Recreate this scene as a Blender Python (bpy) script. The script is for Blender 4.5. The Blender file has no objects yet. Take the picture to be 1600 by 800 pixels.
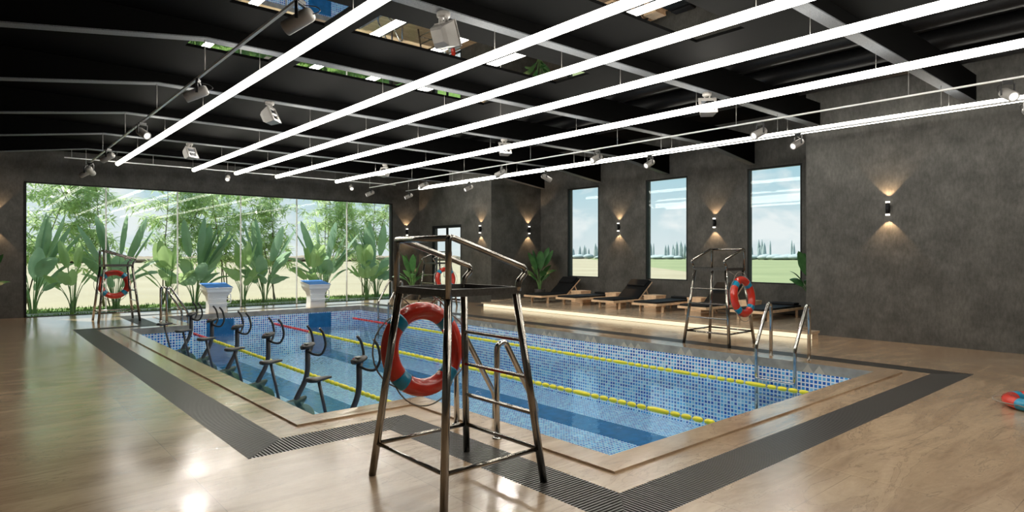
import bpy, math, random
from mathutils import Vector, Matrix
random.seed(7)
R = math.radians
PI = math.pi
scene = bpy.context.scene
COL = scene.collection

# ------------------------------------------------------------------ mesh helper
class MB:
    def __init__(s):
        s.v = []; s.f = []; s.sm = []
    def quad(s, a, b, c, d, smooth=False):
        i = len(s.v); s.v += [tuple(a), tuple(b), tuple(c), tuple(d)]
        s.f.append((i, i+1, i+2, i+3)); s.sm.append(smooth); return s
    def tri(s, a, b, c):
        i = len(s.v); s.v += [tuple(a), tuple(b), tuple(c)]
        s.f.append((i, i+1, i+2)); s.sm.append(False); return s
    def box(s, x0, x1, y0, y1, z0, z1, M=None):
        i = len(s.v)
        P = [(x0,y0,z0),(x1,y0,z0),(x1,y1,z0),(x0,y1,z0),(x0,y0,z1),(x1,y0,z1),(x1,y1,z1),(x0,y1,z1)]
        if M is not None: P = [tuple(M @ Vector(p)) for p in P]
        s.v += P
        for q in ((3,2,1,0),(4,5,6,7),(0,1,5,4),(1,2,6,5),(2,3,7,6),(3,0,4,7)):
            s.f.append(tuple(i+k for k in q)); s.sm.append(False)
        return s
    def prism(s, poly, z0, z1, axis='z'):
        # poly: list of 2d points ccw; axis z -> (x,y); axis y -> (x,z) extruded in y
        n = len(poly); i = len(s.v)
        for h in (z0, z1):
            for a, b in poly:
                s.v.append((a, b, h) if axis == 'z' else ((a, h, b) if axis == 'y' else (h, a, b)))
        s.f.append(tuple(i+k for k in range(n))[::-1]); s.sm.append(False)
        s.f.append(tuple(i+n+k for k in range(n))); s.sm.append(False)
        for k in range(n):
            s.f.append((i+k, i+(k+1) % n, i+n+(k+1) % n, i+n+k)); s.sm.append(False)
        return s
    def rings(s, rings, smooth=True, cap=True, closed=False):
        i = len(s.v); n = len(rings[0])
        for r in rings: s.v += [tuple(p) for p in r]
        m = len(rings)
        for a in range(m if closed else m-1):
            b = (a+1) % m
            for k in range(n):
                s.f.append((i+a*n+k, i+a*n+(k+1) % n, i+b*n+(k+1) % n, i+b*n+k)); s.sm.append(smooth)
        if cap and not closed:
            s.f.append(tuple(i+k for k in range(n))[::-1]); s.sm.append(False)
            s.f.append(tuple(i+(m-1)*n+k for k in range(n))); s.sm.append(False)
        return s
    def tube(s, pts, r, seg=10, closed=False, flat=1.0):
        pts = [Vector(p) for p in pts]; m = len(pts)
        rr = r if isinstance(r, (list, tuple)) else [r]*m
        T = []
        for k in range(m):
            if closed: t = pts[(k+1) % m]-pts[k-1]
            else: t = pts[min(k+1, m-1)]-pts[max(k-1, 0)]
            T.append(t.normalized())
        u = T[0].orthogonal().normalized()
        if abs(T[0].z) < .9:
            u = T[0].cross(Vector((0, 0, 1))).normalized()
        out = []
        for k in range(m):
            u = (u-T[k]*u.dot(T[k])).normalized(); w = T[k].cross(u)
            sc = 1.0
            if 0 < k < m-1 and not closed:
                d = (pts[k]-pts[k-1]).normalized().dot((pts[k+1]-pts[k]).normalized())
                sc = 1/max(.5, math.sqrt(max(.1, (1+d)/2)))
            out.append([pts[k]+(u*math.cos(2*PI*j/seg)*sc+w*math.sin(2*PI*j/seg)*flat)*rr[k] for j in range(seg)])
        return s.rings(out, True, not closed, closed)
    def lathe(s, prof, seg=20, c=(0, 0, 0), M=None):
        out = []
        for r, z in prof:
            ring = [Vector((r*math.cos(2*PI*j/seg), r*math.sin(2*PI*j/seg), z)) for j in range(seg)]
            if M is not None: ring = [M @ p for p in ring]
            out.append([p+Vector(c) for p in ring])
        return s.rings(out, True, True)
    def build(s, name, mat, parent=None, bevel=0, bseg=2):
        me = bpy.data.meshes.new(name)
        me.from_pydata(s.v, [], s.f)
        me.polygons.foreach_set('use_smooth', s.sm)
        me.materials.append(mat)
        me.update()
        o = bpy.data.objects.new(name, me); COL.objects.link(o)
        if parent is not None: o.parent = parent
        if bevel:
            b = o.modifiers.new('bevel', 'BEVEL'); b.width = bevel; b.segments = bseg
            b.limit_method = 'ANGLE'; b.angle_limit = R(50)
        return o

def rpath(pts, rad, n=5):
    pts = [Vector(p) for p in pts]; out = [pts[0]]
    for k in range(1, len(pts)-1):
        a, b, c = pts[k-1], pts[k], pts[k+1]
        d1 = (a-b); d2 = (c-b); q = min(rad, d1.length*.49, d2.length*.49)
        p1 = b+d1.normalized()*q; p2 = b+d2.normalized()*q
        for j in range(n+1):
            t = j/n; out.append(p1*(1-t)**2+b*2*t*(1-t)+p2*t*t)
    out.append(pts[-1]); return out

def tag(o, label=None, cat=None, group=None, kind=None):
    if label: o['label'] = label
    if cat: o['category'] = cat
    if group: o['group'] = group
    if kind: o['kind'] = kind
    return o
def empty(name, loc, rz=0, label=None, cat=None, group=None):
    o = bpy.data.objects.new(name, None); COL.objects.link(o)
    o.location = loc; o.rotation_euler = (0, 0, rz); o.empty_display_size = .2
    return tag(o, label, cat, group)
def copy_tree(o, parent=None):
    c = o.copy(); COL.objects.link(c)
    c.parent = parent
    for ch in [x for x in o.children]: copy_tree(ch, c)
    return c
def place(proto, first, loc, rz, label):
    o = proto if first else copy_tree(proto)
    o.location = loc; o.rotation_euler = (0, 0, rz); o['label'] = label
    return o

# ------------------------------------------------------------------ materials
def newmat(name):
    m = bpy.data.materials.new(name); m.use_nodes = True
    nt = m.node_tree; b = nt.nodes['Principled BSDF']
    return m, nt, b
def L(nt, a, b): nt.links.new(a, b)
def simple(name, col, rough=.5, metal=0, spec=.5, coat=0, noise=0, nscale=8, bump=0, bscale=60, emit=None, es=0):
    m, nt, b = newmat(name)
    b.inputs['Base Color'].default_value = (*col, 1)
    b.inputs['Roughness'].default_value = rough
    b.inputs['Metallic'].default_value = metal
    b.inputs['Specular IOR Level'].default_value = spec
    b.inputs['Coat Weight'].default_value = coat
    tc = nt.nodes.new('ShaderNodeTexCoord')
    if noise:
        n = nt.nodes.new('ShaderNodeTexNoise'); n.inputs['Scale'].default_value = nscale; n.inputs['Detail'].default_value = 6
        L(nt, tc.outputs['Object'], n.inputs['Vector'])
        r = nt.nodes.new('ShaderNodeValToRGB')
        r.color_ramp.elements[0].position = .3; r.color_ramp.elements[1].position = .7
        r.color_ramp.elements[0].color = (*[c*(1-noise) for c in col], 1)
        r.color_ramp.elements[1].color = (*[min(1, c*(1+noise)) for c in col], 1)
        L(nt, n.outputs['Fac'], r.inputs['Fac']); L(nt, r.outputs['Color'], b.inputs['Base Color'])
    if bump:
        n = nt.nodes.new('ShaderNodeTexNoise'); n.inputs['Scale'].default_value = bscale; n.inputs['Detail'].default_value = 3
        L(nt, tc.outputs['Object'], n.inputs['Vector'])
        bp = nt.nodes.new('ShaderNodeBump'); bp.inputs['Strength'].default_value = bump; bp.inputs['Distance'].default_value = .01
        L(nt, n.outputs['Fac'], bp.inputs['Height']); L(nt, bp.outputs['Normal'], b.inputs['Normal'])
    if emit:
        b.inputs['Emission Color'].default_value = (*emit, 1); b.inputs['Emission Strength'].default_value = es
    return m
def mathn(nt, op, a, b=None, c=None):
    n = nt.nodes.new('ShaderNodeMath'); n.operation = op
    for i, x in enumerate((a, b, c)):
        if x is None: continue
        if isinstance(x, (int, float)): n.inputs[i].default_value = x
        else: L(nt, x, n.inputs[i])
    return n.outputs[0]
def ramp(nt, fac, stops, const=False):
    r = nt.nodes.new('ShaderNodeValToRGB')
    if const: r.color_ramp.interpolation = 'CONSTANT'
    e = r.color_ramp.elements
    while len(e) < len(stops): e.new(.5)
    for k, (p, c) in enumerate(stops):
        e[k].position = p; e[k].color = (*c, 1)
    L(nt, fac, r.inputs['Fac']); return r.outputs['Color']
def noise(nt, vec, scale, detail=4, rough=.5, dist=0):
    n = nt.nodes.new('ShaderNodeTexNoise'); n.inputs['Scale'].default_value = scale
    n.inputs['Detail'].default_value = detail; n.inputs['Roughness'].default_value = rough
    n.inputs['Distortion'].default_value = dist
    L(nt, vec, n.inputs['Vector']); return n.outputs['Fac']
def mapping(nt, vec, scale=(1, 1, 1), rot=(0, 0, 0), loc=(0, 0, 0)):
    n = nt.nodes.new('ShaderNodeMapping')
    n.inputs['Scale'].default_value = scale; n.inputs['Rotation'].default_value = rot; n.inputs['Location'].default_value = loc
    L(nt, vec, n.inputs['Vector']); return n.outputs['Vector']
def mixc(nt, fac, a, b, mode='MIX'):
    n = nt.nodes.new('ShaderNodeMix'); n.data_type = 'RGBA'; n.blend_type = mode
    for sock, x in ((n.inputs[0], fac), (n.inputs[6], a), (n.inputs[7], b)):
        if isinstance(x, (int, float)): sock.default_value = x
        elif isinstance(x, tuple): sock.default_value = (*x, 1)
        else: L(nt, x, sock)
    return n.outputs[2]

def wall_mat():
    m, nt, b = newmat('dark_plaster')
    tc = nt.nodes.new('ShaderNodeTexCoord').outputs['Object']
    n1 = noise(nt, tc, 2.2, 8, .65); n2 = noise(nt, mapping(nt, tc, (1, 1, .35)), 26, 6, .7)
    c1 = ramp(nt, n1, [(.3, (.055, .054, .050)), (.7, (.122, .118, .110))])
    c2 = ramp(nt, n2, [(.3, (.55, .55, .55)), (.7, (1.2, 1.2, 1.2))])
    L(nt, mixc(nt, .7, c1, c2, 'MULTIPLY'), b.inputs['Base Color'])
    b.inputs['Roughness'].default_value = .72; b.inputs['Specular IOR Level'].default_value = .35
    bp = nt.nodes.new('ShaderNodeBump'); bp.inputs['Strength'].default_value = .5; bp.inputs['Distance'].default_value = .006
    L(nt, n2, bp.inputs['Height']); L(nt, bp.outputs['Normal'], b.inputs['Normal'])
    return m

def stone_mat(name, wet=1.0, cols=((.33, .215, .13), (.58, .425, .28), (.475, .34, .22)), slab=True):
    m, nt, b = newmat(name)
    tc = nt.nodes.new('ShaderNodeTexCoord').outputs['Object']
    warp = noise(nt, tc, .55, 5, .6, .8)
    streak = noise(nt, mapping(nt, tc, (.35, 1.5, 1), (0, 0, R(12))), 1.6, 9, .62, 1.4)
    fine = noise(nt, mapping(nt, tc, (1, 2.6, 1)), 9, 6, .6, .6)
    c = ramp(nt, streak, [(.28, cols[0]), (.5, cols[2]), (.68, cols[1])])
    c = mixc(nt, .35, c, ramp(nt, fine, [(.3, (.75, .72, .68)), (.7, (1.1, 1.08, 1.05))]), 'MULTIPLY')
    c = mixc(nt, .5, c, ramp(nt, warp, [(.3, (.8, .8, .8)), (.7, (1.12, 1.1, 1.06))]), 'MULTIPLY')
    # thin darker veins
    vein = mathn(nt, 'ABSOLUTE', mathn(nt, 'SUBTRACT', streak, .5))
    c = mixc(nt, mathn(nt, 'MULTIPLY', mathn(nt, 'LESS_THAN', vein, .006), .35), c, (.16, .10, .06))
    if slab:
        br = nt.nodes.new('ShaderNodeTexBrick')
        br.inputs['Scale'].default_value = 1; br.inputs['Brick Width'].default_value = 1.9; br.inputs['Row Height'].default_value = 1.25
        br.inputs['Mortar Size'].default_value = .0025; br.inputs['Mortar Smooth'].default_value = 0
        br.inputs['Color1'].default_value = (.93, .93, .93, 1); br.inputs['Color2'].default_value = (1.05, 1.05, 1.05, 1)
        br.inputs['Mortar'].default_value = (.6, .6, .6, 1); br.offset = .5
        L(nt, mapping(nt, tc, (1, 1, 1), (0, 0, R(90))), br.inputs['Vector'])
        c = mixc(nt, .8, c, br.outputs['Color'], 'MULTIPLY')
    L(nt, c, b.inputs['Base Color'])
    wv = noise(nt, mapping(nt, tc, (.7, 1.2, 1)), 60, 5, .75, .6)
    big = noise(nt, mapping(nt, tc, (.5, 1.6, 1), (0, 0, R(12))), 4.0, 4, .55, .6)
    L(nt, mathn(nt, 'MULTIPLY_ADD', fine, .14, .12), b.inputs['Roughness'])
    b.inputs['Specular IOR Level'].default_value = .5
    b.inputs['Coat Weight'].default_value = .62*wet; b.inputs['Coat Roughness'].default_value = .02; b.inputs['Coat IOR'].default_value = 1.5
    bp = nt.nodes.new('ShaderNodeBump'); bp.inputs['Strength'].default_value = .38; bp.inputs['Distance'].default_value = .0042
    pt = mathn(nt, 'MULTIPLY_ADD', mathn(nt, 'MAXIMUM', mathn(nt, 'SUBTRACT', warp, .42), 0.0), 2.2, .20)
    L(nt, mathn(nt, 'ADD', mathn(nt, 'MULTIPLY', wv, pt), mathn(nt, 'MULTIPLY', big, .8)), bp.inputs['Height'])
    L(nt, bp.outputs['Normal'], b.inputs['Normal']); L(nt, bp.outputs['Normal'], b.inputs['Coat Normal'])
    return m

def mosaic_mat(pitch=.062):
    m, nt, b = newmat('pool_mosaic')
    tc = nt.nodes.new('ShaderNodeTexCoord').outputs['Object']
    geo = nt.nodes.new('ShaderNodeNewGeometry').outputs['Normal']
    sc = nt.nodes.new('ShaderNodeVectorMath'); sc.operation = 'MULTIPLY_ADD'
    L(nt, tc, sc.inputs[0]); sc.inputs[1].default_value = (1/pitch,)*3; sc.inputs[2].default_value = (.31, .37, .43)
    fl = nt.nodes.new('ShaderNodeVectorMath'); fl.operation = 'FLOOR'; L(nt, sc.outputs[0], fl.inputs[0])
    fr = nt.nodes.new('ShaderNodeVectorMath'); fr.operation = 'FRACTION'; L(nt, sc.outputs[0], fr.inputs[0])
    wn = nt.nodes.new('ShaderNodeTexWhiteNoise'); L(nt, fl.outputs[0], wn.inputs['Vector'])
    s1 = nt.nodes.new('ShaderNodeSeparateXYZ'); L(nt, fr.outputs[0], s1.inputs[0])
    s2 = nt.nodes.new('ShaderNodeSeparateXYZ'); L(nt, geo, s2.inputs[0])
    g = None
    for k in range(3):
        near = mathn(nt, 'GREATER_THAN', s1.outputs[k], .70)
        ax = mathn(nt, 'LESS_THAN', mathn(nt, 'ABSOLUTE', s2.outputs[k]), .5)
        q = mathn(nt, 'MULTIPLY', near, ax)
        g = q if g is None else mathn(nt, 'MAXIMUM', g, q)
    c = ramp(nt, wn.outputs['Value'], [(0, (.015, .10, .46)), (.25, (.03, .19, .60)), (.5, (.06, .32, .72)), (.7, (.13, .45, .78)), (.85, (.28, .56, .80)), (.95, (.03, .18, .5))], True)
    L(nt, mixc(nt, g, c, (.78, .84, .90)), b.inputs['Base Color'])
    b.inputs['Roughness'].default_value = .2
    return m

def schlick(nt, f0, k=1.0, normal=None):
    geo = nt.nodes.new('ShaderNodeNewGeometry')
    d = nt.nodes.new('ShaderNodeVectorMath'); d.operation = 'DOT_PRODUCT'
    L(nt, geo.outputs['Incoming'], d.inputs[0]); L(nt, normal if normal is not None else geo.outputs['Normal'], d.inputs[1])
    c = mathn(nt, 'SUBTRACT', 1.0, mathn(nt, 'ABSOLUTE', d.outputs['Value']))
    p = mathn(nt, 'POWER', mathn(nt, 'MAXIMUM', c, 0.0), 5.0)
    return mathn(nt, 'MULTIPLY', mathn(nt, 'MULTIPLY_ADD', p, 1-f0, f0), k)
def water_mat():
    m, nt, b = newmat('pool_water_surface'); nt.nodes.remove(b)
    out = nt.nodes['Material Output']
    tc = nt.nodes.new('ShaderNodeTexCoord').outputs['Object']
    n1 = noise(nt, tc, 1.6, 4, .5, .6); n2 = noise(nt, tc, 7, 3, .5, .4)
    bp = nt.nodes.new('ShaderNodeBump'); bp.inputs['Strength'].default_value = .22; bp.inputs['Distance'].default_value = .035
    L(nt, mathn(nt, 'ADD', n1, mathn(nt, 'MULTIPLY', n2, .25)), bp.inputs['Height'])
    tr = nt.nodes.new('ShaderNodeBsdfTransparent'); tr.inputs['Color'].default_value = (.80, .94, .98, 1)
    gl = nt.nodes.new('ShaderNodeBsdfGlossy'); gl.inputs['Roughness'].default_value = .03
    gl.inputs['Color'].default_value = (.95, .97, 1, 1)
    L(nt, bp.outputs['Normal'], gl.inputs['Normal']); fr = schlick(nt, .02, .5, bp.outputs['Normal'])
    mx = nt.nodes.new('ShaderNodeMixShader')
    L(nt, fr, mx.inputs[0]); L(nt, tr.outputs[0], mx.inputs[1]); L(nt, gl.outputs[0], mx.inputs[2])
    L(nt, mx.outputs[0], out.inputs['Surface'])
    return m
def glass_mat(name='window_glass', tint=(.95, .98, .97), ior=1.45):
    m, nt, b = newmat(name); nt.nodes.remove(b)
    out = nt.nodes['Material Output']
    tr = nt.nodes.new('ShaderNodeBsdfTransparent'); tr.inputs['Color'].default_value = (*tint, 1)
    gl = nt.nodes.new('ShaderNodeBsdfGlossy'); gl.inputs['Roughness'].default_value = .0
    fr = schlick(nt, .045, .30)
    mx = nt.nodes.new('ShaderNodeMixShader')
    L(nt, fr, mx.inputs[0]); L(nt, tr.outputs[0], mx.inputs[1]); L(nt, gl.outputs[0], mx.inputs[2])
    L(nt, mx.outputs[0], out.inputs['Surface'])
    return m
def leaf_mat(name, c1, c2, scale=3, gloss=.45, trans=.42):
    m, nt, b = newmat(name)
    tc = nt.nodes.new('ShaderNodeTexCoord').outputs['Object']
    n = noise(nt, tc, scale, 4, .6)
    L(nt, ramp(nt, n, [(.32, c1), (.68, c2)]), b.inputs['Base Color'])
    b.inputs['Roughness'].default_value = gloss
    out = nt.nodes['Material Output']
    t = nt.nodes.new('ShaderNodeBsdfTranslucent'); t.inputs['Color'].default_value = (c2[0]*1.15, c2[1]*1.15, c2[2], 1)
    mx = nt.nodes.new('ShaderNodeMixShader'); mx.inputs[0].default_value = trans
    L(nt, b.outputs[0], mx.inputs[1]); L(nt, t.outputs[0], mx.inputs[2]); L(nt, mx.outputs[0], out.inputs['Surface'])
    return m
def emis(name, col, s):
    m, nt, b = newmat(name); nt.nodes.remove(b)
    e = nt.nodes.new('ShaderNodeEmission'); e.inputs['Color'].default_value = (*col, 1); e.inputs['Strength'].default_value = s
    L(nt, e.outputs[0], nt.nodes['Material Output'].inputs['Surface']); return m

M = {}
M['wall'] = wall_mat()
M['floor'] = stone_mat('wet_stone_floor')
M['platform'] = stone_mat('platform_stone', .35, ((.46, .37, .27), (.66, .56, .43), (.58, .48, .36)))
M['coping'] = stone_mat('coping_stone', slab=False)
M['apron'] = simple('grey_coping_face', (.27, .26, .24), .5, noise=.3, nscale=5)
M['apron_light'] = simple('pale_triangle_inlay', (.46, .41, .35), .45)
M['mosaic'] = mosaic_mat()
M['laneblue'] = simple('lane_blue_tile', (.012, .13, .32), .25, noise=.2, nscale=6)
M['water'] = water_mat()
M['glass'] = glass_mat()
M['mirror'] = simple('skylight_glass', (.8, .82, .82), .01, metal=1)
M['ceiling'] = simple('black_ceiling', (.0014, .0014, .0014), .75, spec=.04, noise=.5, nscale=90)
M['beam'] = simple('black_beam_cladding', (.0014, .0014, .0014), .75, spec=.04, noise=.6, nscale=120)
M['lit_underside'] = simple('lit_beam_underside', (.11, .118, .13), .6, spec=.3, noise=.35, nscale=90)  # paler copy of the black beam: light from below painted into its underside
M['duct'] = simple('dark_duct', (.007, .007, .0075), .45, spec=.15, noise=.4, nscale=60)
M['blackmetal'] = simple('black_metal', (.015, .015, .017), .4)
M['frame'] = simple('window_frame_metal', (.008, .009, .010), .5, spec=.2)
M['grey_metal'] = simple('track_grey', (.82, .82, .82), .35)
M['rod'] = simple('suspension_steel', (.38, .37, .35), .4, metal=.5)
M['spot'] = simple('spot_grey', (.30, .285, .27), .42, noise=.1)
M['reflector'] = simple('lamp_reflector', (.8, .8, .8), .15, metal=1)
M['tube'] = emis('light_tube_glow', (1, .955, .85), 17.0)
M['lens'] = emis('spot_lens_glow', (1, .97, .92), 1.1)
M['sconce_glow'] = emis('sconce_glow', (1, .92, .8), 4)
M['led'] = emis('step_led', (1, .86, .58), 1.3)
M['steel'] = simple('polished_steel', (.50, .485, .46), .12, metal=1, noise=.12, nscale=6)
M['chairsteel'] = simple('chair_steel', (.33, .305, .275), .16, metal=1, noise=.2, nscale=5)
M['chairband'] = simple('seat_band_steel', (.10, .095, .09), .35, metal=.7, noise=.2, nscale=60)
M['red'] = simple('ring_red', (.62, .035, .018), .22, coat=.5)
M['ringblue'] = simple('ring_blue_band', (.0, .26, .46), .3, coat=.4)
M['rope'] = simple('ring_rope', (.25, .22, .19), .7)
M['grate'] = simple('grate_dark', (.075, .07, .066), .35, spec=.5)
M['channel'] = simple('drain_channel', (.012, .011, .01), .8)
M['white'] = simple('white_gelcoat', (.80, .81, .82), .3, coat=.3)
M['blueplat'] = simple('blue_block_top', (.03, .17, .55), .5, bump=.3, bscale=120)
M['wood'] = simple('light_oak', (.80, .56, .36), .45, noise=.18, nscale=7)
M['leather'] = simple('black_cushion', (.007, .007, .008), .6, spec=.25, bump=.15, bscale=30)
M['pot'] = simple('dark_pot', (.06, .055, .05), .6, noise=.2)
M['soil'] = simple('soil', (.03, .02, .015), .9)
M['bikemetal'] = simple('bike_grey_metal', (.07, .07, .075), .35, metal=.4)
M['bikeframe'] = simple('bike_green_frame', (.008, .045, .035), .4, noise=.3)
M['rubber'] = simple('black_rubber', (.025, .024, .022), .4)
M['console'] = simple('bike_console_grey', (.30, .29, .27), .3)
M['redbtn'] = simple('red_button', (.7, .02, .02), .4)
M['yellow'] = simple('lane_float_yellow', (.80, .72, .03), .35)
M['redfloat'] = simple('lane_float_red', (.75, .05, .06), .35)
M['bananaleaf'] = leaf_mat('banana_leaf', (.26, .42, .29), (.42, .58, .44), 2.5)
M['lightleaf'] = leaf_mat('light_leaf', (.38, .55, .24), (.52, .68, .36), 2.5)
M['pottedleaf'] = leaf_mat('potted_leaf', (.025, .10, .03), (.07, .20, .06), 4, trans=.2)
M['bambooleaf'] = leaf_mat('bamboo_leaf', (.42, .56, .30), (.64, .76, .50), 1.6, trans=.45)
M['stem'] = simple('leaf_stem', (.16, .30, .10), .5, noise=.2)
M['bark'] = simple('bark', (.16, .12, .08), .8, noise=.3)
def ground(name, a, b_, s):
    m, nt, b = newmat(name); tc = nt.nodes.new('ShaderNodeTexCoord').outputs['Object']
    L(nt, ramp(nt, noise(nt, tc, s, 7, .6), [(.35, a), (.65, b_)]), b.inputs['Base Color']); b.inputs['Roughness'].default_value = .9
    return m
M['sand'] = ground('dry_field', (.33, .28, .185), (.40, .345, .24), .12)
M['field'] = ground('green_field', (.20, .235, .11), (.27, .30, .15), .05)
M['grass'] = ground('lawn', (.07, .16, .02), (.20, .32, .06), 9)
M['pebble'] = ground('white_pebbles', (.22, .22, .21), (.6, .61, .6), 16)
M['farbrown'] = ground('hazed_trees_brown', (.26, .20, .14), (.34, .28, .21), .2)  # distance haze mixed into the tree colour
M['fargrey'] = ground('hazed_trees_grey', (.30, .36, .38), (.38, .44, .46), .2)  # tree colour lightened towards the horizon sky as painted haze
M['mat'] = simple('dark_mat', (.05, .06, .06), .7)

# ------------------------------------------------------------------ setting
beamY = [3.08+2.66*k for k in range(7)]
XL, XR, XD = -1.2, 13.3, 15.6       # left wall, right wall, recessed wall
YB, YF = -3.2, 21.0                 # wall behind camera, glass wall
Y1, Y2 = 5.95, 16.5                 # recess
H = 5.25
BT = 4.80
T = .25
pool = [(2.65,6.2),(2.65,16.05),(3.95,16.05),(3.95,18.75),(9.6,18.75),(9.6,3.35),(3.95,3.35),(3.95,6.2)]
g_out = [(1.70,5.24),(1.70,16.93),(3.0,16.93),(3.0,19.9),(10.55,19.9),(10.55,2.40),(3.0,2.40),(3.0,5.24)]
g_in = [(2.11,5.65),(2.11,16.52),(3.41,16.52),(3.41,19.49),(10.14,19.49),(10.14,2.81),(3.41,2.81),(3.41,5.65)]
def inside(p, poly):
    x, y = p; r = False
    for k in range(len(poly)):
        (x0, y0), (x1, y1) = poly[k], poly[k-1]
        if (y0 > y) != (y1 > y) and x < (x1-x0)*(y-y0)/(y1-y0)+x0: r = not r
    return r
xs = sorted({XL, XR} | {p[0] for q in (pool, g_out, g_in) for p in q})
ys = sorted({YB, YF} | {p[1] for q in (pool, g_out, g_in) for p in q})
fm, ch = MB(), MB()
for a, b in zip(xs, xs[1:]):
    for c, d in zip(ys, ys[1:]):
        m = ((a+b)/2, (c+d)/2)
        if inside(m, pool): continue
        if inside(m, g_out) and not inside(m, g_in):
            ch.box(a, b, c, d, -.2, -.05); continue
        fm.box(a, b, c, d, -.11, 0)
fm.box(XR, XD, Y1, Y2, -.2, 0)
tag(fm.build('floor', M['floor']), kind='structure')
tag(ch.build('drain_channel', M['channel']), kind='structure')

# coping: raised stone rim round the pool
def offset(poly, d):
    n = len(poly); out = []
    for k in range(n):
        p0, p1, p2 = Vector(poly[k-1]), Vector(poly[k]), Vector(poly[(k+1) % n])
        a = (p1-p0).normalized(); b = (p2-p1).normalized()
        na = Vector((-a.y, a.x)); nb = Vector((-b.y, b.x))     # polygons run clockwise: left normal is outward
        out.append((p1.x+(na.x+nb.x)*d, p1.y+(na.y+nb.y)*d))
    return out
po = offset(pool, .27)
pin = offset(pool, -.0012)
cm, am = MB(), MB()
n = len(pool)
for k in range(n):
    j = (k+1) % n
    a, b, c, d = pin[k], pin[j], po[j], po[k]
    cm.quad((*a, .018), (*d, .018), (*c, .018), (*b, .018))
    cm.quad((*d, .018), (*d, 0), (*c, 0), (*c, .018))
    am.quad((*a, .018), (*b, .018), (*b, -.125), (*a, -.125))
    a2, b2 = pool[k], pool[j]
    am.quad((*a, -.125), (*b, -.125), (*b2, -.125), (*a2, -.125))
cop = tag(cm.build('trim_1', M['coping']), kind='structure')
apr = tag(am.build('trim_2', M['apron']), kind='structure')
# mountain-shaped pale inlays on the coping face of the far long side
im = MB(); y = 4.1; k = 0
while y < 18:
    for q in range(2 if k % 2 == 0 else 3):
        yy = y+q*.17; h = .125 if k % 2 == 0 else .10
        im.prism([(yy-.085, -.124), (yy+.085, -.124), (yy, -.124+h)], 9.5958, 9.5985, 'x')
    y += 1.12; k += 1
inl = im.build('triangle_inlay', M['apron_light'], apr)

# basin
bm_ = MB(); ZF, ZA = -1.32, -1.0
n = len(pool)
for k in range(n):
    j = (k+1) % n
    a, b = pool[k], pool[j]
    zb = ZA if (a[0] < 3 or b[0] < 3) else ZF
    bm_.quad((*a, -.125), (*b, -.125), (*b, zb), (*a, zb))
bm_.quad((3.95, 3.35, ZF), (9.6, 3.35, ZF), (9.6, 18.75, ZF), (3.95, 18.75, ZF))
bm_.quad((2.65, 6.2, ZA), (3.95, 6.2, ZA), (3.95, 16.05, ZA), (2.65, 16.05, ZA))
bm_.quad((3.95, 6.2, ZA), (3.95, 6.2, ZF), (3.95, 16.05, ZF), (3.95, 16.05, ZA))
basin = tag(bm_.build('pool_basin', M['mosaic']), kind='structure')
for x in (5.32, 8.25):
    lm = MB(); lm.box(x-.36, x+.36, 3.35, 18.74, ZF, ZF+.004); lm.box(x-.36, x+.36, 18.738, 18.749, ZF, -.15); lm.box(x-.36, x+.36, 3.351, 3.36, ZF, -.15)
    lm.build('lane_marking', M['laneblue'], basin)
wm = MB()
WZ = -.38
wm.quad((3.95, 3.35, WZ), (9.6, 3.35, WZ), (9.6, 18.75, WZ), (3.95, 18.75, WZ))
wm.quad((2.65, 6.2, WZ), (3.95, 6.2, WZ), (3.95, 16.05, WZ), (2.65, 16.05, WZ))
tag(wm.build('pool_water', M['water']), 'clear rippled blue water filling the pool', 'water', kind='stuff')

# drain grating: one object for each straight run, real slats with mitred ends
lab = ['grey slatted drain grating along the left floor beside the bikes', 'short grey grating run at far end of the bike bay, crossing it',
       'short grey grating run going from bike bay corner towards the glass wall', 'grey grating run behind the two starting blocks near the glass wall',
       'long grey grating run on the lounger side of the pool', 'wide dark grating run across the near right foreground',
       'grating run under and beside the nearest lifeguard chair', 'short near grating run left of the nearest lifeguard chair']
N = len(g_out); W = .41
for k in range(N):
    A, B = Vector(g_out[k]), Vector(g_out[(k+1) % N])
    d = (B-A).normalized(); inn = Vector((d.y, -d.x))           # clockwise: right side is inward
    prev = (A-Vector(g_out[k-1])).normalized(); nxt = (Vector(g_out[(k+2) % N])-B).normalized()
    convA = prev.x*d.y-prev.y*d.x < 0; convB = d.x*nxt.y-d.y*nxt.x < 0
    Ln = (B-A).length; g = MB(); pitch = .031; w = .0165
    s = -W if not convA else 0
    e = Ln+(0 if convB else W)
    while s < e:
        lo, hi = 0.0, W
        if convA: hi = min(hi, s)
        elif s < 0: lo = max(lo, -s)
        if convB: hi = min(hi, Ln-s)
        elif s > Ln: lo = max(lo, s-Ln)
        if hi-lo > .012:
            p = A+d*s+inn*lo; q = A+d*s+inn*hi
            a = p-d*w/2; b = p+d*w/2; c = q+d*w/2; f = q-d*w/2
            i = len(g.v)
            for z in (-.028, 0.0):
                g.v += [(a.x, a.y, z), (b.x, b.y, z), (c.x, c.y, z), (f.x, f.y, z)]
            for qd in ((3,2,1,0),(4,5,6,7),(0,1,5,4),(1,2,6,5),(2,3,7,6),(3,0,4,7)):
                g.f.append(tuple(i+t for t in qd)); g.sm.append(False)
        s += pitch
    # two carrier bars under the slats
    for off in (.10, .31):
        a = A+inn*off+d*(off if convA else -off); b = B+inn*off-d*(off if convB else -off)
        x0, x1 = sorted((a.x, b.x)); y0, y1 = sorted((a.y, b.y))
        g.box(x0-.008, x1+.008, y0-.008, y1+.008, -.05, -.026)
    tag(g.build('drain_grating', M['grate']), lab[k], 'drain grating', 'grating runs round the pool')

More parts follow.
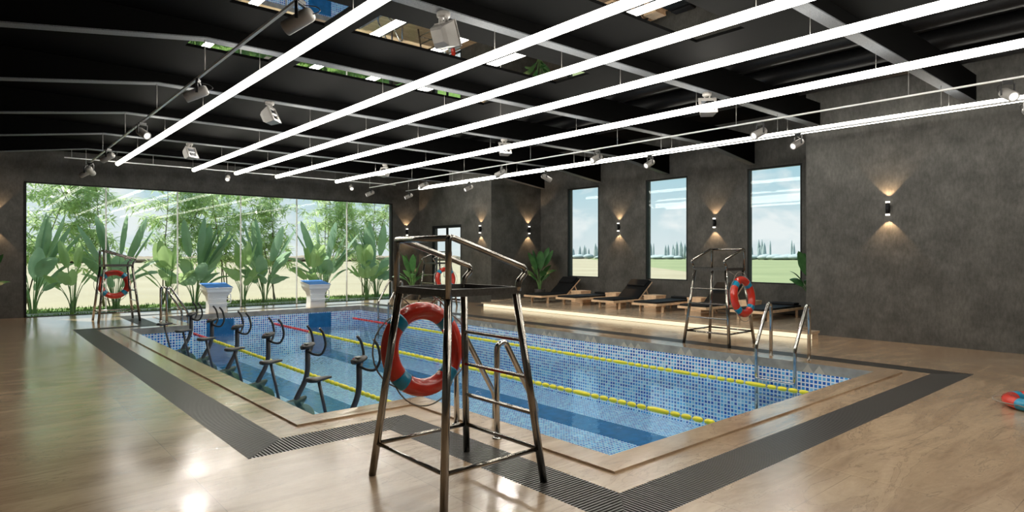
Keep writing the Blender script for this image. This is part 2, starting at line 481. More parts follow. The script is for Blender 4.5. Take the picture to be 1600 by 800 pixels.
# walls
def wallbox(name, parts, mat='wall'):
    m = MB()
    for p in parts: m.box(*p)
    return tag(m.build(name, M[mat]), kind='structure')
GX0, GX1, GZ = 1.06, 12.11, 3.61
wallbox('wall_back', [(XL, GX0, YF, YF+T, -.2, H+.2), (GX1, XR+T, YF, YF+T, -.2, H+.2), (GX0, GX1, YF, YF+T, GZ, H+.2)])
DY0, DY1, DZ = 18.2, 20.08, 2.76
wallbox('wall_right_far', [(XR, XR+T, Y2+T, DY0, -.2, H+.2), (XR, XR+T, DY1, YF, -.2, H+.2), (XR, XR+T, DY0, DY1, DZ, H+.2)])
wallbox('wall_recess_end', [(XR, XD+T, Y2, Y2+T, -.2, H+.2)])
wins = [(13.72, 15.15), (10.36, 11.84), (7.08, 8.53)]
WZ0, WZ1 = .92, 3.94
parts = [(XD, XD+T, Y1-T, Y2, -.2, WZ0), (XD, XD+T, Y1-T, Y2, WZ1, H+.2)]
e = [Y1-T]+[v for w_ in sorted(wins) for v in w_]+[Y2]
for k in range(0, len(e), 2): parts.append((XD, XD+T, e[k], e[k+1], WZ0, WZ1))
wallbox('wall_recess', parts)
wallbox('wall_recess_near', [(XR, XD, Y1-T, Y1, -.2, H+.2)])
wallbox('wall_right', [(XR, XR+T, YB, Y1-T, -.2, H+.2)])
wallbox('wall_left', [(XL-T, XL, YB, YF+T, -.2, H+.2)])
wallbox('wall_front', [(XL-T, XR+T, YB-T, YB, -.2, H+.2)])

# ceiling with recessed skylights of reflective glass
cm = MB(); cm.box(XL-T, XD+T, YB-T, YF+T, H, H+.12)
ceil = tag(cm.build('ceiling', M['ceiling']), kind='structure')
# dropped black soffit panels between the beams with strips of reflective glass let into them
HZ = 4.5
xo = [(.2, 1.80), (2.2, 3.32), (3.68, 7.35)]
for k, y in enumerate([-2.24, .42, 3.08, 5.74, 8.4, 11.06, 13.72, 16.38, 19.04]):
    y0, y1 = y+.085, min(y+2.575, YF)
    a, b = {2: (.97, 1.67), 3: (.92, 1.68), 4: (.2, .95)}.get(k, (.9, 1.6))
    a, b = y+a, y+b
    if b > y1 or k > 4: a = b = None
    m = MB()
    xc = [XL]+[v for o in xo for v in o]+[8.2]
    for q in range(len(xc)-1):
        if a is None or q % 2 == 0: m.box(xc[q], xc[q+1], y0, y1, HZ, HZ+.04)
        else:
            m.box(xc[q], xc[q+1], y0, a, HZ, HZ+.04); m.box(xc[q], xc[q+1], b, y1, HZ, HZ+.04)
    tag(m.build('trim_%d' % (10+k), M['ceiling']), kind='structure')
    if a is not None:
        for q, o in enumerate(xo):
            m = MB(); m.box(o[0], o[1], a, b, HZ+.02, HZ+.03)
            tag(m.build('window_%d' % (10+k*3+q), M['mirror']), kind='structure')

# beams
def zb(x):
    if x < 2.2: return 4.33-.145*(2.2-x)
    if x > 13.3: return 4.33-.125*(x-13.3)
    return 4.33
for k, y in enumerate(beamY):
    xe = XD if Y1 < y < Y2 else XR
    b = empty('ceiling_beam', (0, y, 0))
    tag(b, ['black beam crossing above the near end of the pool, ending on the right wall',
            'black beam over the nearest lifeguard chair, carrying two floodlights', 'black beam ending just above the tall window nearest the right wall',
            'black beam between the right and the middle tall windows, carrying floodlights', 'black beam ending above the farthest tall window',
            'black beam at the far corner of the lounger recess, carrying floodlights', 'black beam closest to the glass wall of plants'][k], 'ceiling beam', 'black roof beams')
    px = [XL, 2.2, 13.3] + ([XD] if xe == XD else [])
    m = MB(); m.prism([(x, zb(x)+.015) for x in px]+[(x, BT) for x in px[::-1]], -.08, .08, 'y'); m.build('cladding', M['beam'], b)
    m = MB(); m.prism([(x, zb(x)) for x in px]+[(x, zb(x)+.015) for x in px[::-1]], -.085, .085, 'y'); m.build('lit_underside', M['lit_underside'], b)  # thin added strip carrying the painted light along the beam bottom
# ducts above
for k, (x, z, r) in enumerate(((8.95, 4.975, .165), (10.1, 4.975, .165), (11.3, 4.975, .165), (12.4, 4.975, .165))):
    m = MB(); pts = []; yy = YB+.02
    while yy < YF-.03: pts.append((x, yy, z)); yy += .5
    m.tube(pts, r, 16); root = m.build('air_duct', M['duct'])
    for yb in [YB+.6+3*i for i in range(8)]:
        c = MB(); c.tube([(x, yb, z), (x, yb+.05, z)], r+.012, 16); c.build('duct_collar', M['duct'], root)
    tag(root, ['dark round air duct under the ceiling, leftmost of the four', 'dark round air duct under the ceiling, second from the left', 'dark round air duct, second from the right wall', 'dark round air duct closest to the right wall'][k], 'air duct', 'ceiling air ducts')

# ------------------------------------------------------------------ glazing
gw = MB(); st = MB()
xsM = [GX0+(GX1-GX0)*k/6 for k in range(7)]
fr = MB()
fr.box(GX0, GX0+.05, YF-.02, YF+.12, 0, GZ); fr.box(GX1-.05, GX1, YF-.02, YF+.12, 0, GZ)
fr.box(GX0, GX1, YF-.02, YF+.12, GZ-.03, GZ); fr.box(GX0, GX1, YF-.02, YF+.12, -.01, .012)
w1 = tag(fr.build('window_1', M['frame']), kind='structure')
for k in range(6):
    m = MB(); m.box(xsM[k]+.005, xsM[k+1]-.005, YF+.04, YF+.045, .012, GZ-.03); m.build('glass_pane', M['glass'], w1)
for x in xsM[1:-1]:
    m = MB(); m.box(x-.014, x+.014, YF+.015, YF+.075, .012, GZ-.03); m.build('mullion', M['grey_metal'], w1)
for i, (a, b) in enumerate(wins):
    fr = MB(); F = .045
    for bx in ((a, a+F, WZ0, WZ1), (b-F, b, WZ0, WZ1), (a+F, b-F, WZ0, WZ0+F*.6), (a+F, b-F, WZ1-F, WZ1)):
        fr.box(XD+.0, XD+.10, bx[0], bx[1], bx[2], bx[3])
    o = tag(fr.build('window_%d' % (2+i), M['frame']), kind='structure')
    m = MB(); m.box(XD+.05, XD+.056, a+F, b-F, WZ0+F*.6, WZ1-F); m.build('glass_pane', M['glass'], o)
# glass double door
fr = MB(); F = .05
for bx in ((DY0, DY0+F, 0, DZ), (DY1-F, DY1, 0, DZ), (DY0, DY1, DZ-F, DZ)): fr.box(XR, XR+.1, *bx)
d = tag(fr.build('door_1', M['frame']), kind='structure')
ym = (DY0+DY1)/2
for a, b in ((DY0+F, ym-.005), (ym+.005, DY1-F)):
    m = MB()
    m.box(XR+.02, XR+.07, a, a+.04, .01, DZ-F); m.box(XR+.02, XR+.07, b-.04, b, .01, DZ-F)
    m.box(XR+.02, XR+.07, a+.04, b-.04, .01, .08); m.box(XR+.02, XR+.07, a+.04, b-.04, DZ-F-.05, DZ-F)
    lf = m.build('door_leaf', M['frame'], d)
    m = MB(); m.box(XR+.04, XR+.046, a+.04, b-.04, .08, DZ-F-.05); m.build('glass_pane', M['glass'], lf)
    hy = ym-.09 if b < ym else ym+.09
    m = MB(); m.tube(rpath([(XR+.02, hy, .85), (XR-.04, hy, .85), (XR-.04, hy, 1.25), (XR+.02, hy, 1.25)], .02), .01, 8); m.build('door_handle', M['steel'], lf)

# ------------------------------------------------------------------ lounge platform with lit step
PZ = .15
m = MB(); m.box(12.5, 12.78, 5.48, 15.9, 0, PZ-.045); m.box(12.78, XR, 5.9, 15.9, 0, PZ-.045); m.box(XR, XD, Y1, Y2, 0, PZ-.045)
m.box(12.40, 12.8, 5.46, 15.9, PZ-.045, PZ); m.box(12.8, XR, 5.88, 15.9, PZ-.045, PZ); m.box(XR, XD, Y1, Y2, PZ-.045, PZ)
plat = tag(m.build('lounge_platform', M['platform']), kind='structure')
m = MB(); m.box(12.485, 12.5, 5.48, 15.88, .006, PZ-.05); m.build('backlit_riser', M['led'], plat)
m = MB(); m.box(12.55, 13.15, 15.95, 16.42, 0, .012)
tag(m.build('doormat', M['mat'], bevel=.004), 'small dark mat on floor at far end of the lit step', 'mat')

# ------------------------------------------------------------------ light tubes
tubes = [(2.87, 'leftmost long glowing light tube, nearest the left track'), (4.68, 'second long glowing light tube from the left'), (5.80, 'third long glowing light tube from the left'),
         (6.98, 'fourth long glowing light tube from the left, above the pool centre'), (8.89, 'fifth long glowing light tube, second from the right wall'), (12.02, 'rightmost long glowing light tube, closest to the lounger side')]
TZ = 4.02
for x, l in tubes:
    e = empty('light_tube', (x, 8, TZ), 0, l, 'light tube', 'long glowing tubes hung below the beams')
    m = MB(); m.tube([(0, -10.9, 0), (0, -4, 0), (0, 4, 0), (0, 10.95, 0)], .05, 16); m.build('diffuser', M['tube'], e)
    for ya in (10.95, -10.93):
        m = MB(); m.tube([(0, ya, 0), (0, ya+.03, 0)], .051, 16); m.build('end_cap', M['white'], e)
    for yb in beamY:
        m = MB(); m.tube([(0, yb-8, .05), (0, yb-8, 4.33-TZ)], .0018, 6); m.build('suspension_wire', M['rod'], e)

# ------------------------------------------------------------------ tracks with spots
KZ = 3.92
def track(name, p0, p1, rods, label):
    e = empty(name, (0, 0, 0), 0, label, 'lighting track', 'suspended spotlight tracks')
    m = MB()
    if abs(p0[0]-p1[0]) < .01: m.box(p0[0]-.016, p0[0]+.016, p0[1], p1[1], KZ-.012+p0[2], KZ+.012+p0[2])
    else: m.box(p0[0], p1[0], p0[1]-.014, p0[1]+.014, KZ-.012+p0[2], KZ+.012+p0[2])
    m.build('rail', M['grey_metal'], e)
    for (x, y) in rods:
        m = MB(); m.tube([(x, y, KZ+.012+p0[2]), (x, y, zb(x)+.002)], .006, 8); m.build('suspension_rod', M['rod'], e)
track('lighting_track', (2.2, -2.4, 0), (2.2, 19.05, 0), [(2.2, y) for y in beamY], 'thin left lighting track running towards the glass wall')
track('lighting_track', (10.12, -2.4, 0), (10.12, 19.05, 0), [(10.12, y) for y in beamY], 'right lighting track running left of the rightmost light tube')
track('lighting_track', (11.62, -2.4, 0), (11.62, 19.2, 0), [(11.62, y) for y in beamY], 'lighting track running along just below the rightmost light tube')
track('lighting_track', (1.75, 19.04, .16), (11.1, 19.04, .16), [(x, 19.04) for x in (1.9, 3.7, 5.6, 7.4, 9.3)], 'cross lighting track running parallel to the glass wall')

SPOT_W, FLOOD_W = 32, 130
def make_spot():
    e = empty('track_spotlight', (0, 0, 0), 0, 'x', 'spotlight', 'track spotlights')
    m = MB(); m.box(-.014, .014, -.05, .05, -.045, -.012); m.build('track_adapter', M['blackmetal'], e, .003)
    m = MB()
    for s in (-1, 1): m.box(-.012, .012, s*.062-.004, s*.062+.004, -.17, -.05)
    m.box(-.012, .012, -.066, .066, -.055, -.045); m.build('yoke', M['blackmetal'], e)
    body = MB(); tilt = Matrix.Translation((0, 0, -.16)) @ Matrix.Rotation(R(-62), 4, 'Y')
    # can axis: +z local of lathe, pointing down-forward (+x)
    prof = [(.001, -.10), (.04, -.10), (.052, -.085), (.055, -.06), (.055, .135), (.052, .14), (.046, .14), (.046, .125)]
    body.lathe(prof, 20, M=Matrix.Translation((0, 0, -.16)) @ Matrix.Rotation(R(115), 4, 'Y')); b = body.build('lamp_body', M['spot'], e)
    ln = MB(); ln.lathe([(.001, .124), (.0455, .124), (.0455, .13), (.001, .132)], 20, M=Matrix.Translation((0, 0, -.16)) @ Matrix.Rotation(R(115), 4, 'Y')); ln.build('lens', M['lens'], b)
    c = MB(); c.tube(rpath([(0, -.04, -.04), (-.10, -.06, -.05), (-.15, -.03, -.1), (-.085, 0, -.13)], .05), .004, 6); c.build('cable', M['blackmetal'], e)
    ld = bpy.data.lights.new('spot_beam', 'SPOT'); ld.energy = SPOT_W; ld.color = (1, .93, .82); ld.spot_size = R(110); ld.spot_blend = .9; ld.shadow_soft_size = .05
    e.scale = (1.2, 1.2, 1.2)
    lo = bpy.data.objects.new('spot_beam', ld); COL.objects.link(lo); lo.parent = e; lo.location = (.135, 0, -.224); lo.rotation_euler = (0, R(-52), 0)
    return e
sp = make_spot(); first = True
spots = []
la = ['nearest spotlight of the left track, large, at top left', 'second spotlight from the near end of the left track, aimed left', 'third spotlight from the near end of the left track, aimed right',
      'fourth spotlight along the left track, aimed left', 'last but one spotlight of the left track', 'endmost spotlight of the left track near the glass wall']
for (y, a), l in zip(((5.4, 128), (8.7, 152), (12.15, -72), (15.6, 132), (18.3, 60), (18.98, 135)), la): spots.append((2.2, y, KZ, a, l))
ra = ['spotlight just above the rightmost tube at the far right of the photo', 'spotlight of the right track above the right tall window', 'spotlight of the right track above the middle tall window',
      'spotlight of the right track just left of the farthest tall window', 'spotlight of the right track above the glass door', 'spotlight at the far end of the right track']
for (y, a), l in zip(((1.95, 215), (5.3, 165), (8.95, 175), (12.15, 130), (15.7, 165), (18.98, 165)), ra): spots.append((10.12, y, KZ, a, l))
rb = ['spotlight cut off by the right edge of the photo, below the rightmost tube', 'spotlight hanging in front of the right wall corner, under the rightmost tube', 'spotlight under the rightmost tube above the middle tall window',
      'downward spotlight under the rightmost tube near the farthest tall window', 'spotlight under the rightmost tube above the door wall lamp', 'spotlight under the far end of the rightmost tube']
for (y, a), l in zip(((1.98, 215), (5.35, 170), (8.7, 180), (12.1, -20), (15.5, 175), (19.0, 165)), rb): spots.append((11.62, y, KZ, a, l))
spots.append((5.6, 19.04, KZ+.16, 250, 'left spotlight of the cross track, above the glass wall middle'))
spots.append((9.45, 19.04, KZ+.16, 250, 'right spotlight of the cross track, above the glass wall right part'))
spots.append((12.0, 17.6, KZ, 240, ''))
spots.pop()
for x, y, z, a, l in spots:
    place(sp, first, (x, y, z), R(a), l); first = False

def make_flood():
    e = empty('floodlight', (0, 0, 0), 0, 'x', 'floodlight', 'floodlights mounted under the beams')
    m = MB(); m.lathe([(.001, -.05), (.07, -.05), (.075, -.035), (.075, 0), (.001, 0)], 20); m.build('ceiling_mount', M['spot'], e)
    m = MB(); m.box(-.03, .03, -.045, -.03, -.17, -.04); m.box(-.03, .03, .03, .045, -.17, -.04); m.box(-.02, .02, -.03, .03, -.12, -.10); m.build('bracket', M['spot'], e)
    Mx = Matrix.Translation((0, 0, -.26)) @ Matrix.Rotation(R(-25), 4, 'Y')
    # housing: back small, front large (front faces +x)
    def rect(x, hy, z0, z1): return [Mx @ Vector(p) for p in ((x, -hy, z0), (x, hy, z0), (x, hy, z1), (x, -hy, z1))]
    m = MB(); m.rings([rect(-.12, .07, -.05, .08), rect(-.07, .10, -.11, .11), rect(.06, .135, -.135, .135), rect(.085, .135, -.135, .135)], False)
    h = m.build('housing', M['spot'], e, .006)
    m = MB()
    for a in ((-.145, -.105, -.145, .145), (.105, .145, -.145, .145), (-.105, .105, -.145, -.105), (-.105, .105, .105, .145)):
        m.box(.086, .10, a[0], a[1], a[2], a[3], Mx)
    m.build('front_frame', M['spot'], h)
    m = MB(); m.rings([rect(.088, .104, -.104, .104), rect(.0875, .09, -.09, .09), rect(.0865, .05, -.06, .06)], False); m.build('reflector', M['reflector'], h)
    m = MB(); m.tube([Mx @ Vector((.095, -.07, 0)), Mx @ Vector((.095, .07, 0))], .012, 10); m.build('lamp_bulb', M['lens'], h)
    ld = bpy.data.lights.new('flood_beam', 'SPOT'); ld.energy = FLOOD_W; ld.color = (1, .94, .84); ld.spot_size = R(140); ld.spot_blend = .8; ld.shadow_soft_size = .1
    lo = bpy.data.objects.new('flood_beam', ld); COL.objects.link(lo); lo.parent = e; lo.location = Mx @ Vector((.13, 0, 0)); lo.rotation_euler = (0, R(-45), 0)
    return e
fl = make_flood(); first = True
for x, y, a, l in ((3.95, 5.74, 18, 'large floodlight at top centre seen from behind, closest to the viewpoint'), (3.95, 11.06, -45, 'floodlight under the beam, left of the second tube, in the middle distance'),
                   (3.95, 16.38, -60, 'farthest floodlight on the left, between the first two tubes'), (9.2, 5.74, 222, 'square floodlight facing the viewer in front of the fifth tube'),
                   (9.3, 11.06, 245, 'floodlight at centre right, beside the fifth tube, tilted'), (9.2, 16.38, 195, 'farthest floodlight on the right, near the end of the fifth tube'),
                   (3.0, 8.4, 100, '')):
    if not l: continue
    place(fl, first, (x, y, 4.33), R(a), l); first = False

# ------------------------------------------------------------------ wall sconces
def make_sconce():
    e = empty('wall_sconce', (0, 0, 0), 0, 'x', 'wall lamp', 'up and down wall lamps')
    # wall is at x=0, lamp stands out to -x
    m = MB(); m.box(-.03, 0, -.025, .025, -.06, .06); m.build('wall_bracket', M['blackmetal'], e)
    m = MB(); m.lathe([(.001, -.105), (.035, -.105), (.035, .105), (.001, .105)], 18, (-.065, 0, 0)); m.build('lamp_body', M['frame'], e)
    for s in (-1, 1):
        m = MB(); z0, z1 = sorted((s*.105, s*.135)); m.lathe([(.001, z0), (.037, z0), (.037, z1), (.001, z1)], 18, (-.065, 0, 0)); m.build('glow_ring', M['sconce_glow'], e)
    for s in (-1, 1):
        ld = bpy.data.lights.new('sconce_beam', 'SPOT'); ld.energy = 36; ld.color = (1, .64, .34)
        ld.spot_size = R(84); ld.spot_blend = .25; ld.shadow_soft_size = .012
        lo = bpy.data.objects.new('sconce_beam', ld); COL.objects.link(lo); lo.parent = e
        lo.location = (-.085, 0, s*.15); lo.rotation_euler = (0 if s < 0 else PI, 0, 0)
    return e
sc_ = make_sconce(); first = True
for x, y, a, l in ((XR, 4.38, 0, 'wall lamp on the near right wall, largest of the wall lamps'), (XD, 9.47, 0, 'wall lamp between the middle and right tall windows'), (XD, 12.86, 0, 'wall lamp between the left and middle tall windows'),
                   (14.98, Y2, 90, 'wall lamp above the potted plant in the recess corner'), (XR, 17.04, 0, 'wall lamp to the right of the glass door'),
                   (12.72, YF, 90, 'wall lamp on the strip of wall right of the plant window'), (.44, YF, 90, 'wall lamp at the left edge of the photo beside the plant window')):
    place(sc_, first, (x, y, 2.545), R(a), l); first = False

# ------------------------------------------------------------------ lifeguard chairs
def make_chair():
    e = empty('lifeguard_chair', (0, 0, 0), 0, 'x', 'lifeguard chair', 'tall steel lifeguard chairs')
    SZ = 1.37
    r = .028
    def legp(sx, sy, z):
        t = z/SZ; return Vector((sx*(.44+(.30-.44)*t), sy*(.47+(.32-.47)*t), z))
    for sx in (-1, 1):
        for sy in (-1, 1):
            m = MB(); m.tube([legp(sx, sy, 0), legp(sx, sy, SZ+.01)], r, 14); lg = m.build('leg', M['chairsteel'], e)
    for pa, pb in (((-1, -1), (1, -1)), ((1, -1), (1, 1)), ((1, 1), (-1, 1)), ((-1, 1), (-1, -1))):
        a, b = legp(*pa, .24), legp(*pb, .24); m = MB(); m.tube([a, b], .017, 4); m.build('base_brace', M['chairsteel'], e)
    for z in (.50, .76, 1.03):
        a, b = legp(1, -1, z), legp(1, 1, z); m = MB(); m.box(a.x-.02, a.x+.02, a.y, b.y, z-.011, z+.011); m.build('rung', M['chairsteel'], e, .004)
    m = MB(); h0, h1 = SZ, SZ+.05
    m.box(-.325, .325, -.345, -.33, h0, h1); m.box(-.325, .325, .33, .345, h0, h1); m.box(-.325, -.31, -.33, .33, h0, h1); m.box(.31, .325, -.33, .33, h0, h1)
    m.build('seat_frame', M['chairband'], e)
    m = MB(); m.box(-.31, .31, -.33, .33, h0+.002, h0+.014); m.build('seat', M['chairband'], e)
    for s in (-1, 1):
        m = MB(); m.tube(rpath([(-.31, s*.335, SZ-.01), (-.31, s*.335, 1.78), (.37, s*.335, 1.56), (.38, s*.335, 1.52), (.31, s*.335, 1.46), (.31, s*.335, SZ+.02)], .045), .022, 12)
        m.build('arm_rail', M['chairsteel'], e)
    m = MB(); m.tube([(-.31, -.335, 1.765), (-.31, .335, 1.765)], .022, 12); m.build('back_rail', M['chairsteel'], e)
    for s in (-1, 1):
        m = MB(); m.tube([(-.22, s*.335, SZ+.005), (.05, s*.40, SZ-.30)], .006, 6)
    return e
lc = make_chair(); first = True
def make_ring():
    # ring axis along y (hangs in the x-z plane), origin at the ring centre
    e = empty('life_ring', (0, 0, 0), 0, 'x', 'life ring', 'red life rings with blue bands')
    Rm, r = .305, .072
    def seg(a0, a1, n, rr):
        m = MB(); pts = [(Rm*math.cos(a0+(a1-a0)*k/n), 0, Rm*math.sin(a0+(a1-a0)*k/n)) for k in range(n+1)]
        m.tube(pts, rr, 18, flat=.78) if False else m.rings([[Vector(p)+Vector((math.cos(2*PI*j/18)*rr*p[0]/Rm, math.sin(2*PI*j/18)*rr*.85, math.cos(2*PI*j/18)*rr*p[2]/Rm)) for j in range(18)] for p in pts])
        return m
    m = MB(); n = 56
    pts = [(Rm*math.cos(2*PI*k/n), 0, Rm*math.sin(2*PI*k/n)) for k in range(n)]
    m.rings([[Vector(p)+Vector((math.cos(2*PI*j/18)*r*p[0]/Rm, math.sin(2*PI*j/18)*r*.85, math.cos(2*PI*j/18)*r*p[2]/Rm)) for j in range(18)] for p in pts], True, False, True)
    m.build('ring_body', M['red'], e)
    for k in range(4):
        a = R(45+90*k); seg(a-.15, a+.15, 6, r+.0025).build('blue_band', M['ringblue'], e)
    for k in range(4):
        a0 = R(45+90*k); pts = []
        for q in range(11):
            t = q/10; a = a0+t*PI/2; rad = Rm+r+.004+.07*math.sin(PI*t)
            pts.append((rad*math.cos(a), 0, rad*math.sin(a)))
        m = MB(); m.tube(pts, .006, 6); m.build('grab_rope', M['rope'], e)
    return e
lr = make_ring()
def hang_rope(par, z):
    for s in (-1, 1):
        m = MB(); m.tube([(s*.10, 0, .36), (s*.26, -.06, z)], .005, 6); m.build('hanging_cord', M['rope'], par)
specs = [((2.72, 3.78), 0, 'nearest and largest lifeguard chair, steel, in the foreground', 'large red life ring hung on the nearest lifeguard chair'),
         ((10.63, 6.38), 180, 'lifeguard chair on the right pool side in front of the loungers', 'red life ring hung on the chair in front of the loungers'),
         ((2.78, 18.55), 0, 'lifeguard chair at far left by the glass wall', 'red life ring hung on the far left chair by the glass wall'),
         ((11.5, 17.05), 180, 'farthest lifeguard chair, seen through the nearest one before the glass door', 'red life ring seen before the glass door through the nearest chair')]
ringfirst = True
rings_ = []
for (x, y), a, l, l2 in specs:
    place(lc, first, (x, y, 0), R(a), l)
    s = 1 if a == 0 else -1
    rg = lr if ringfirst else copy_tree(lr)
    rg.location = (x+s*.03, y+s*.50, .90); rg.rotation_euler = (R(-7)*s, 0, R(a)+.0)
    rg['label'] = l2
    rings_.append(rg); first = False; ringfirst = False
# ring lying on the floor
rg = copy_tree(lr)
for r_ in rings_: hang_rope(r_, .47)
rg.location = (8.72, 1.36, .065); rg.rotation_euler = (R(90), 0, R(20)); rg['label'] = 'red life ring lying flat on the floor at the right edge'

# ------------------------------------------------------------------ pool ladders
def make_ladder(w=.62):
    # pool edge at x=0, pool towards +x ; two grab rails
    e = empty('pool_ladder', (0, 0, 0), 0, 'x', 'pool ladder', 'steel pool ladders')
    r = .027
    for s in (-1, 1):
        m = MB(); y = s*w/2
        m.tube(rpath([(-.36, y, 0), (-.36, y, .84), (-.27, y, .87), (.12, y, .22), (.12, y, -.9)], .07, 6), r, 14); m.build('grab_rail', M['steel'], e)
        m = MB(); m.lathe([(.001, 0), (.045, 0), (.045, .008), (.024, .02)], 18, (-.36, y, 0)); m.build('base_flange', M['steel'], e)
    for z in (-.3, -.55, -.8):
        m = MB(); m.box(.09, .16, -w/2, w/2, z-.012, z+.012); m.build('step', M['steel'], e, .004)
    return e
ld_ = make_ladder(); first = True
for x, y, a, l in ((3.95, 4.68, 0, 'steel pool ladder just behind the nearest lifeguard chair'), (9.6, 4.72, 180, 'steel pool ladder at the near right pool side'),
                   (3.95, 17.3, 0, 'steel pool ladder at the far left corner by the bikes'), (9.6, 16.98, 180, 'steel pool ladder at the far right corner of the pool')):
    place(ld_, first, (x, y, 0.018 if first is None else 0), R(a), l); first = False

# ------------------------------------------------------------------ starting blocks
def make_block():
    e = empty('starting_block', (0, 0, 0), 0, 'x', 'starting block', 'white starting blocks with blue tops')
    def rc(hx, y0, y1, z0, z1): return [Vector(p) for p in ((-hx, y0, z0), (hx, y0, z0), (hx, y1, z1), (-hx, y1, z1))]
    m = MB()
    m.rings([rc(.25, .06, .42, 0, 0), rc(.235, .06, .40, .15, .15), rc(.23, .05, .40, .38, .38), rc(.25, .03, .44, .46, .48), rc(.30, -.02, .52, .54, .56),
             rc(.33, -.08, .58, .60, .66), rc(.345, -.10, .60, .70, .80)], False)
    m.build('pedestal', M['white'], e, .012, 3)
    m = MB(); m.rings([rc(.36, -.12, .61, .70, .80), rc(.36, -.12, .61, .725, .825)], False); m.build('platform_top', M['white'], e, .005)
    m = MB(); m.rings([rc(.345, -.11, .60, .727, .827), rc(.345, -.11, .60, .737, .837)], False); m.build('tread_pad', M['blueplat'], e)
    for z, k in ((.22, 0),):
        m = MB(); m.tube(rpath([(-.22, .04, .56), (-.30, -.08, .54), (-.30, -.10, .28), (0, -.10, .26), (.30, -.10, .28), (.30, -.08, .54), (.22, .04, .56)], .05), .014, 10); m.build('grip_bar', M['white'], e)
    m = MB(); m.tube([(-.31, -.10, .40), (.31, -.10, .40)], .012, 8); m.build('cross_bar', M['white'], e)
    m = MB(); m.box(-.24, .24, .03, .045, .20, .30, ); m.build('step_plate', M['white'], e, .005)
    return e
sb = make_block()
b2 = copy_tree(sb)
sb.location = (5.3, 18.85, .018); sb['label'] = 'left starting block, white pedestal with blue sloping top'
b2.location = (8.25, 18.85, .018); b2['label'] = 'right starting block, white pedestal with blue sloping top'
for blk, ch_ in ((sb, '2'), (b2, '1')):
    fc = bpy.data.curves.new('number_text', 'FONT'); fc.body = ch_; fc.size = .34; fc.extrude = .002; fc.align_x = 'CENTER'; fc.align_y = 'CENTER'
    fo = bpy.data.objects.new('number_text', fc); COL.objects.link(fo)
    dg = bpy.context.evaluated_depsgraph_get(); me = bpy.data.meshes.new_from_object(fo.evaluated_get(dg)); bpy.data.objects.remove(fo)
    num = bpy.data.objects.new('lane_number', me); COL.objects.link(num); me.materials.clear(); me.materials.append(M['pot'])
    num.parent = blk; num.location = (0, .403, .22); num.rotation_euler = (R(90), 0, R(180))

# ------------------------------------------------------------------ lane ropes
def lane_rope(x, y0, y1, label):
    e = empty('lane_rope', (x, 0, WZ), 0, label, 'lane rope', 'lane ropes floating on the pool')
    m = MB(); m.tube([(0, y0, 0), (0, y1, 0)], .006, 6); m.build('cable', M['rod'], e)
    y = y0+.08; k = 0
    red, yel = MB(), MB()
    while y < y1-.1:
        ln = .34 if k % 7 == 0 else .14
        tgt = red if y > y1-2.6 else yel
        tgt.lathe([(.008, 0), (.026, .012), (.034, ln*.3), (.034, ln*.7), (.026, ln-.012), (.008, ln)], 10, (0, 0, 0),
                  Matrix.Translation((0, y, .004)) @ Matrix.Rotation(R(-90), 4, 'X'))
        y += ln+.025; k += 1
    yel.build('yellow_floats', M['yellow'], e)
    red.build('red_floats', M['redfloat'], e)
lane_rope(9.33, 3.36, 18.74, 'yellow float lane rope closest to the lounger side, red at its far end')
lane_rope(6.80, 3.36, 18.74, 'middle yellow float lane rope between the two dark lanes, red far end')
lane_rope(4.36, 3.36, 18.74, 'yellow float lane rope beside the exercise bikes, red far end')

